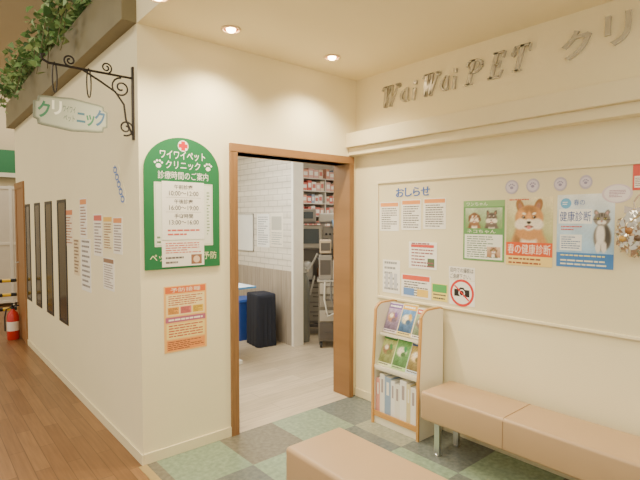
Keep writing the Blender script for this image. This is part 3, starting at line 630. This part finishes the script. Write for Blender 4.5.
def rrbox(bm, w0, d0, z0, w1, d1, z1, n=5, r=.04):
    def ring(w, dd, z):
        o = []
        for sx_, sy, a0 in ((1, -1, -90), (1, 1, 0), (-1, 1, 90), (-1, -1, 180)):
            for k in range(n): a = math.radians(a0+90*k/(n-1)); o.append(bm.verts.new((sx_*(w-r)+r*math.cos(a), sy*(dd-r)+r*math.sin(a), z)))
        return o
    a, b = ring(w0, d0, z0), ring(w1, d1, z1); m = len(a)
    for k in range(m): bm.faces.new((a[k], a[(k+1) % m], b[(k+1) % m], b[k]))
    bm.faces.new(a[::-1]); bm.faces.new(b)
bm = bmesh.new(); rrbox(bm, .13, .13, 0, .15, .15, .5); mk('bucket', bm, M('blue_plastic', (40, 74, 150), .45), bn, True)
bm = bmesh.new(); rrbox(bm, .158, .158, .5, .154, .154, .53); mk('lid', bm, M('blue_lid', (50, 88, 166), .45), bn, True)
bg = thing('draped_stand', 'low boxy stand covered to the floor with navy black cloth beside white post', 'stand', (2.22, 2.01, 0), math.radians(-8))
bm = bmesh.new(); nseg = 96; rings = []
prof_ = [(.0, .645), (.55, .6455), (.95, .644), (1.0, .636), (1.0, .6)]+[(1.0+.02*f, .6-.598*f) for f in (.15, .3, .45, .6, .75, .9, 1)]
for j, (rs, z) in enumerate(prof_):
    f = max(0, (j-3)/(len(prof_)-4)); ring = []
    for k in range(nseg):
        a = 2*PI*(k+.5)/nseg; cx_, sy_ = math.cos(a), math.sin(a); sq = 1/(abs(cx_)**14+abs(sy_)**14)**(1/14)
        r = max(rs, .01)*.125*sq+.004*f*math.sin(k*.9+1)+.002*f*math.sin(k*2.1+j*.3); ring.append(bm.verts.new((r*cx_, r*sy_*1.35, z)))
    rings.append(ring)
for a, b in zip(rings, rings[1:]):
    for k in range(nseg): bm.faces.new((a[k], a[(k+1) % nseg], b[(k+1) % nseg], b[k]))
bm.faces.new(rings[0]); bm.faces.new(rings[-1][::-1]); mk('cloth', bm, M('navy_black_cloth', (34, 38, 52), .9, var=.2), bg, True, ang=50)
bm = bmesh.new(); tube(bm, [(-.09, -.12, .0), (-.09, -.12, .02)], .012); mk('foot', bm, black, bg)
A, c = sheet('X', XB, (257, 269.5, 214, 247), (244, 244, 240)); A.lines(.1, .06, .9, .94, 8, (160, 160, 166)); A.done('notice_sheet', 'white text sheet on white brick wall inside doorway, left of two', 'notice', c, 'X')
A, c = sheet('X', XB, (270.5, 283, 213, 247), (236, 230, 214)); A.rect(.1, .5, .9, .9, (186, 184, 174)); A.lines(.1, .06, .9, .45, 4, (160, 160, 160)); A.done('notice_sheet', 'pale sheet with grey block on white brick wall, right of two', 'notice', c, 'X')
c, W, H = region('X', XB, 226, 254, 214, 250)
wb = thing('whiteboard', 'small whiteboard on white brick wall inside doorway', 'whiteboard', (XB, c.y, c.z))
bxo('board', (-.01, -W/2, -H/2, 0, W/2, H/2), M('whiteboard_white', (242, 242, 238), .2), wb)
bm = bmesh.new(); t = .012
for q in ((-W/2, -H/2, W/2, -H/2+t), (-W/2, H/2-t, W/2, H/2), (-W/2, -H/2, -W/2+t, H/2), (W/2-t, -H/2, W/2, H/2)): box(bm, -.016, q[0], q[1], 0, q[2], q[3])
mk('frame', bm, M('pale_aluminium', (206, 204, 198), .4), wb)
# machine on castors in the inner room
mc = thing('anesthesia_machine', 'tall bulky grey wheeled anaesthesia machine in the inner room', 'medical machine', (3.2, 2.08, 0), math.radians(-40))
grey = M('machine_grey', (142, 136, 128), .4); dgrey = M('machine_dark', (84, 78, 74), .45); pale = M('drawer_grey', (170, 164, 154), .4); mid = M('machine_mid', (182, 176, 166), .4)
bm = bmesh.new(); box(bm, -.28, -.22, .1, .28, -.14, .14); box(bm, -.28, .14, .1, .28, .22, .14); box(bm, -.05, -.14, .1, .05, .14, .14); mk('base', bm, dgrey, mc, bevel=.008)
def castors(par, a, b, r=.045):
    for x in (-a, a):
        for yy in (-b, b):
            bm = bmesh.new(); tube(bm, [(x-.014, yy, r), (x+.014, yy, r)], r, 16); box(bm, x-.02, yy-.01, r, x+.02, yy+.01, 2*r+.012); mk('castor', bm, black, par)
castors(mc, .25, .18)
for x in (-.2, .2):
    bm = bmesh.new(); tube(bm, [(x, .13, .14), (x, .13, 1.7)], .02, 12); mk('post', bm, chrome, mc, True)
bxo('cabinet', (-.27, -.14, .14, .27, .16, .72), grey, mc, .01)
for z in (.18, .31, .44, .57):
    dr = bxo('drawer', (-.25, -.152, z, .25, -.139, z+.11), pale, mc, .004); bm = bmesh.new(); tube(bm, [(-.06, -.152, z+.07), (-.06, -.17, z+.07), (.06, -.17, z+.07), (.06, -.152, z+.07)], .005, 6); mk('handle', bm, black, dr)
bxo('worktop', (-.3, -.2, .72, .3, .18, .745), dgrey, mc, .006)
bxo('tower', (-.26, .0, .745, .26, .16, 1.14), grey, mc, .01)
bm = bmesh.new(); lathe(bm, [(.075, 0), (.08, .02), (.08, .2), (.06, .23), (.03, .25)], (-.14, -.09, .745), 24); mk('absorber_canister', bm, M('canister_clear', (208, 206, 200), .2), mc, True)
bm = bmesh.new(); lathe(bm, [(.05, 0), (.05, .14), (.03, .16), (.03, .2)], (.04, -.08, .745), 20); mk('vaporizer', bm, M('vaporizer_brown', (130, 92, 66), .4), mc, True)
bm = bmesh.new(); lathe(bm, [(.06, 0), (.06, .3), (.05, .32)], (.2, -.09, .745), 20); mk('bellows', bm, M('bellows_black', (54, 52, 54), .4), mc, True)
for z in (1.14, 1.5): bxo('shelf', (-.28, -.16, z, .28, .16, z+.02), dgrey, mc, .004)
mo = bxo('monitor', (-.27, -.12, 1.16, .06, .1, 1.48), mid, mc, .015); bxo('screen', (-.23, -.126, 1.23, .02, -.118, 1.43), M('screen_dark', (70, 78, 80), .15), mo)
bxo('control_box', (.07, -.13, 1.16, .27, .1, 1.46), grey, mc, .012)
for x in (.12, .17, .22):
    bm = bmesh.new(); lathe(bm, [(.016, 0), (.016, .012), (.01, .016)], (0, 0, 0), 12); bmesh.ops.rotate(bm, verts=bm.verts, cent=(0, 0, 0), matrix=Matrix.Rotation(PI/2, 3, 'X')); bmesh.ops.translate(bm, verts=bm.verts, vec=(x, -.13, 1.36)); mk('knob', bm, black, mc, True)
ub = bxo('upper_unit', (-.26, -.12, 1.52, -.02, .1, 1.7), grey, mc, .012); bxo('display', (-.23, -.124, 1.57, -.06, -.118, 1.66), M('screen_dark', (70, 78, 80), .15), ub)
bxo('upper_unit', (.02, -.12, 1.52, .24, .1, 1.64), mid, mc, .012)
for pts, m in (([(-.02, -.15, 1.05), (.08, -.24, .95), (.2, -.26, .7), (.26, -.24, .5), (.2, -.2, .62), (.14, -.16, .9)], M('hose_grey', (110, 108, 106), .5)),
               ([(-.2, -.1, 1.0), (-.26, -.24, .9), (-.2, -.28, .6), (-.1, -.24, .55), (-.04, -.2, .8)], M('hose_pale', (206, 202, 192), .5)),
               ([(-.24, -.13, 1.3), (-.3, -.22, 1.1), (-.22, -.26, .85), (-.1, -.22, .9), (.0, -.17, 1.1)], M('hose_pale', (206, 202, 192), .5)),
               ([(.2, -.14, 1.55), (.26, -.24, 1.3), (.24, -.26, .9), (.12, -.24, .82)], M('hose_blue', (120, 150, 180), .5))):
    bm = bmesh.new(); tube(bm, pts, .014, 10); mk('hose', bm, m, mc, True)
# instrument cart stacked with cases, gas cylinder
ca = math.radians(-40); rm = Matrix.Rotation(ca, 3, 'Z')
tr = thing('instrument_cart', 'metal instrument cart with drawers and stacked cases right of the wheeled machine', 'cart', (2.88, 1.42, 0), ca)
castors(tr, .14, .15, .035)
bxo('body', (-.17, -.17, .08, .17, .17, .8), M('cart_metal', (120, 115, 108), .4, metal=.4), tr, .01); bxo('worktop', (-.185, -.185, .8, .185, .185, .825), M('tray_steel', (190, 186, 178), .35, metal=.6), tr, .004)
for z in (.1, .33, .5, .66):
    dr = bxo('drawer', (-.155, -.182, z, .155, -.169, z+(.21 if z == .1 else .13)), dgrey if z == .1 else grey if z == .5 else pale, tr, .004); bm = bmesh.new(); tube(bm, [(-.08, -.182, z+.09), (-.08, -.2, z+.09), (.08, -.2, z+.09), (.08, -.182, z+.09)], .006, 6); mk('handle', bm, dgrey, dr)
for pts, m in (([(.1, -.16, .83), (.12, -.22, .7), (.06, -.23, .45), (-.06, -.22, .4), (-.1, -.21, .6), (-.09, -.17, .83)], M('hose_pale', (206, 202, 192), .5)), ([(-.02, -.17, .83), (-.02, -.23, .62), (.1, -.22, .3), (.14, -.2, .2)], M('hose_grey', (110, 108, 106), .5))):
    bm = bmesh.new(); tube(bm, pts, .011, 10); mk('cable', bm, m, tr, True)
for (x, z0, w, h, m, lab) in ((-.085, 0, .16, .3, grey, 'tall mid grey case on left of the instrument cart top'), (.088, 0, .17, .24, mid, 'short pale grey case on right of the instrument cart top'),
                          (.088, .2602, .15, .28, dgrey, 'dark case stacked on the short pale grey case'), (-.085, .3202, .14, .16, M('case_beige', (184, 164, 138), .5), 'small beige case stacked on the tall mid grey case')):
    p = rm @ Vector((x, 0, 0))
    e = thing('instrument_case', lab, 'case', (2.88+p.x, 1.42+p.y, .8252+z0), ca); bxo('body', (-w/2, -.13, 0, w/2, .13, h), m, e, .008)
    bxo('front_panel', (-w*.4, -.133, h*.2, w*.4, -.13, h*.8), dgrey if m is not dgrey else pale, e); bm = bmesh.new(); tube(bm, [(-w*.25, 0, h-.002), (-w*.25, 0, h+.016), (w*.25, 0, h+.016), (w*.25, 0, h-.002)], .004, 6); mk('handle', bm, black, e)
gc = thing('gas_cylinder', 'grey gas cylinder standing beside the white post in inner room', 'gas cylinder', (2.72, 1.76, 0))
bm = bmesh.new(); lathe(bm, [(.055, 0), (.06, .02), (.06, .75), (.045, .82), (.022, .85), (.022, .88)], n=24); mk('body', bm, M('cylinder_grey', (126, 128, 122), .35), gc, True)
bm = bmesh.new(); lathe(bm, [(.016, .88), (.016, .93), (.03, .93), (.03, .95)], n=14); box(bm, -.012, -.06, .89, .012, .0, .91); mk('valve', bm, chrome, gc)
bm = bmesh.new(); lathe(bm, [(.024, 0), (.026, .01), (.026, .03), (.018, .034)], (0, -.06, .9), 14); mk('gauge', bm, mid, gc)
# wall shelves with boxes
sh = thing('wall_shelf', 'beige wall shelves holding boxes high in the inner room', 'shelf', (4.1, 3.2, 0))
lev = {1.42: 'lowest', 1.62: 'second', 1.82: 'third', 2.02: 'fourth', 2.22: 'top'}
sbm = M('shelf_pale', (216, 210, 198), .5)
for z in lev: bxo('shelf_board', (-.7, -.28, z-.015, .7, 0, z), sbm, sh)
for x in (-.7, 0, .7): bxo('bracket', (x-.01, -.26, 1.35, x+.01, 0, 2.22), sbm, sh)
cols = [((204, 104, 94), 'red'), ((236, 231, 222), 'white'), ((226, 180, 170), 'pink'), ((238, 234, 226), 'pale'), ((206, 120, 108), 'brick red'), ((150, 168, 192), 'blue'), ((226, 206, 180), 'beige'), ((220, 162, 140), 'salmon'), ((232, 226, 216), 'off-white')]
for z in lev:
    x = 3.415; i = 0
    while x < 4.7 and i < 18:
        w = random.uniform(.06, .11)
        if x < 4.1+.013 and x+w > 4.1-.013: x = 4.115
        if x+w > 4.785: break
        cc, nm = random.choice(cols); h = random.uniform(.1, .17)
        r = thing('medicine_box', '%s box on the %s inner room shelf, %s from the left' % (nm, lev[z], ords[i]), 'box', (x, 2.94, z+.0003), group='boxes on the inner room shelves')
        bxo('carton', (0, 0, 0, w, .16, h), ink(cc), r, .002); bxo('carton_label', (w*.15, -.001, h*.3, w*.85, 0, h*.75), ink((246, 240, 230) if sum(cc) < 600 else (204, 120, 112)), r)
        x += w+.005; i += 1
ct = thing('storage_cabinet', 'low pale cabinet under the inner room shelves', 'cabinet', (4.1, 2.97, 0))
bxo('body', (-.6, -.2, .06, .6, .2, .88), M('cabinet_grey', (178, 170, 158), .5), ct, .004); bxo('plinth', (-.58, -.17, 0, .58, .19, .06), dgrey, ct)
for x in (-.59, -.19, .21):
    dd = bxo('door', (x, -.215, .09, x+.38, -.2, .84), M('cabinet_door', (192, 184, 172), .5), ct, .003); bm = bmesh.new(); tube(bm, [(x+.33, -.215, .5), (x+.33, -.24, .5), (x+.33, -.24, .62), (x+.33, -.215, .62)], .005, 6); mk('handle', bm, chrome, dd)
# ------------------------------------------------------------------ far end of the corridor
fe = thing('fire_extinguisher', 'red canister standing on the floor at far end of corridor wall', 'fire extinguisher', (-.1, 4.3, 0))
bm = bmesh.new(); lathe(bm, [(.06, 0), (.07, .012), (.07, .3), (.055, .35), (.025, .38), (.022, .4)], n=24); mk('body', bm, M('extinguisher_red', (200, 50, 44), .3), fe, True)
bm = bmesh.new(); lathe(bm, [(.024, .4), (.024, .43)], n=12); box(bm, -.012, -.01, .43, .07, .01, .445); box(bm, -.012, -.01, .465, .065, .01, .475); box(bm, -.014, -.01, .43, .005, .01, .475); mk('valve', bm, black, fe)
bm = bmesh.new(); tube(bm, [(-.02, 0, .42), (-.07, 0, .4), (-.088, 0, .3), (-.088, 0, .12)], .009); mk('hose', bm, black, fe, True)
lb = bmesh.new(); lathe(lb, [(.0706, .12), (.0706, .24)], n=24); mk('label_band', lb, ink((240, 230, 214)), fe, True)
yf = thing('yellow_barrier', 'yellow and black tubular barrier beyond the end of corridor wall', 'barrier', (.05, 4.95, 0))
yel = M('yellow_tube', (232, 190, 50), .4)
for x in (-.5, .45):
    bm = bmesh.new(); tube(bm, [(x, -.0, 0.02), (x, 0, .74)], .024, 10); mk('leg', bm, yel, yf, True)
    bm = bmesh.new(); tube(bm, [(x, -.2, .024), (x, .2, .024)], .024, 10); mk('foot', bm, black, yf, True)
for z in (.3, .5, .7):
    bm = bmesh.new(); tube(bm, [(-.5, 0, z), (.45, 0, z)], .024, 10); rl = mk('rail', bm, yel, yf, True)
    for q in range(5):
        bm = bmesh.new(); tube(bm, [(-.42+.17*q, 0, z), (-.35+.17*q, 0, z)], .0255, 10); mk('black_band', bm, black, rl, True)
ds = thing('partition_screen', 'tall pale partition panel at far end of the corridor', 'partition', (.3, 7.2, 0))
rwm = M('partition_white', (226, 218, 200), .5)
bxo('panel', (-1.0, -.02, .08, 1.0, .02, 2.12), M('partition_panel', (216, 206, 186), .6), ds)
for x in (-1.0, 0, 1.0): bxo('upright', (x-.025, -.035, 0, x+.025, .035, 2.16), rwm, ds, .004)
for z in (.06, 1.1, 2.1): bxo('cross_rail', (-.975, -.03, z, .975, .03, z+.05), rwm, ds, .004)
for x in (-1.0, 1.0): bxo('foot', (x-.03, -.22, 0, x+.03, .22, .03), rwm, ds, .004)
gs = thing('green_fascia_sign', 'green shop fascia board at far end of the corridor', 'sign', (.2, 7.6, 2.62))
bxo('sign_panel', (-1.2, -.08, -.28, 1.2, 0, .22), ink((48, 116, 72)), gs); bxo('sign_band', (-1.2, -.085, -.28, 1.2, -.08, -.2), ink((220, 214, 190)), gs)
# ------------------------------------------------------------------ light
w = bpy.data.worlds.new('world'); S.world = w; w.use_nodes = True
bgn = w.node_tree.nodes['Background']; bgn.inputs[0].default_value = (1, .925, .74, 1); bgn.inputs[1].default_value = 1.08
def area(loc, sx_, sy, e, col, rot=(0, 0, 0)):  # unseen fill lights, added to brighten the rooms and corridor
    l = bpy.data.lights.new('fill_area_light', 'AREA'); l.shape = 'RECTANGLE'; l.size = sx_; l.size_y = sy; l.energy = e; l.color = col
    o = bpy.data.objects.new('fill_area_light', l); COL.objects.link(o); o.location = loc; o.rotation_euler = rot
area((.9, -3.9, 2.72), 1.4, 1.6, 56, (1, .91, .7))
area((-2.8, -1.5, 4.1), 1.5, 4, 155, (1, .91, .7))
area((-2.8, 4.5, 4.1), 1.5, 3, 95, (1, .91, .7))
area((1.2, 1.6, 2.6), 1.2, 1.2, 76, (1, .97, .9))
area((3.6, 1.5, 2.6), 1.0, .8, 32, (1, .94, .84))
area((.4, 6.3, 4.1), 1.5, 1.2, 60, (1, .92, .8))
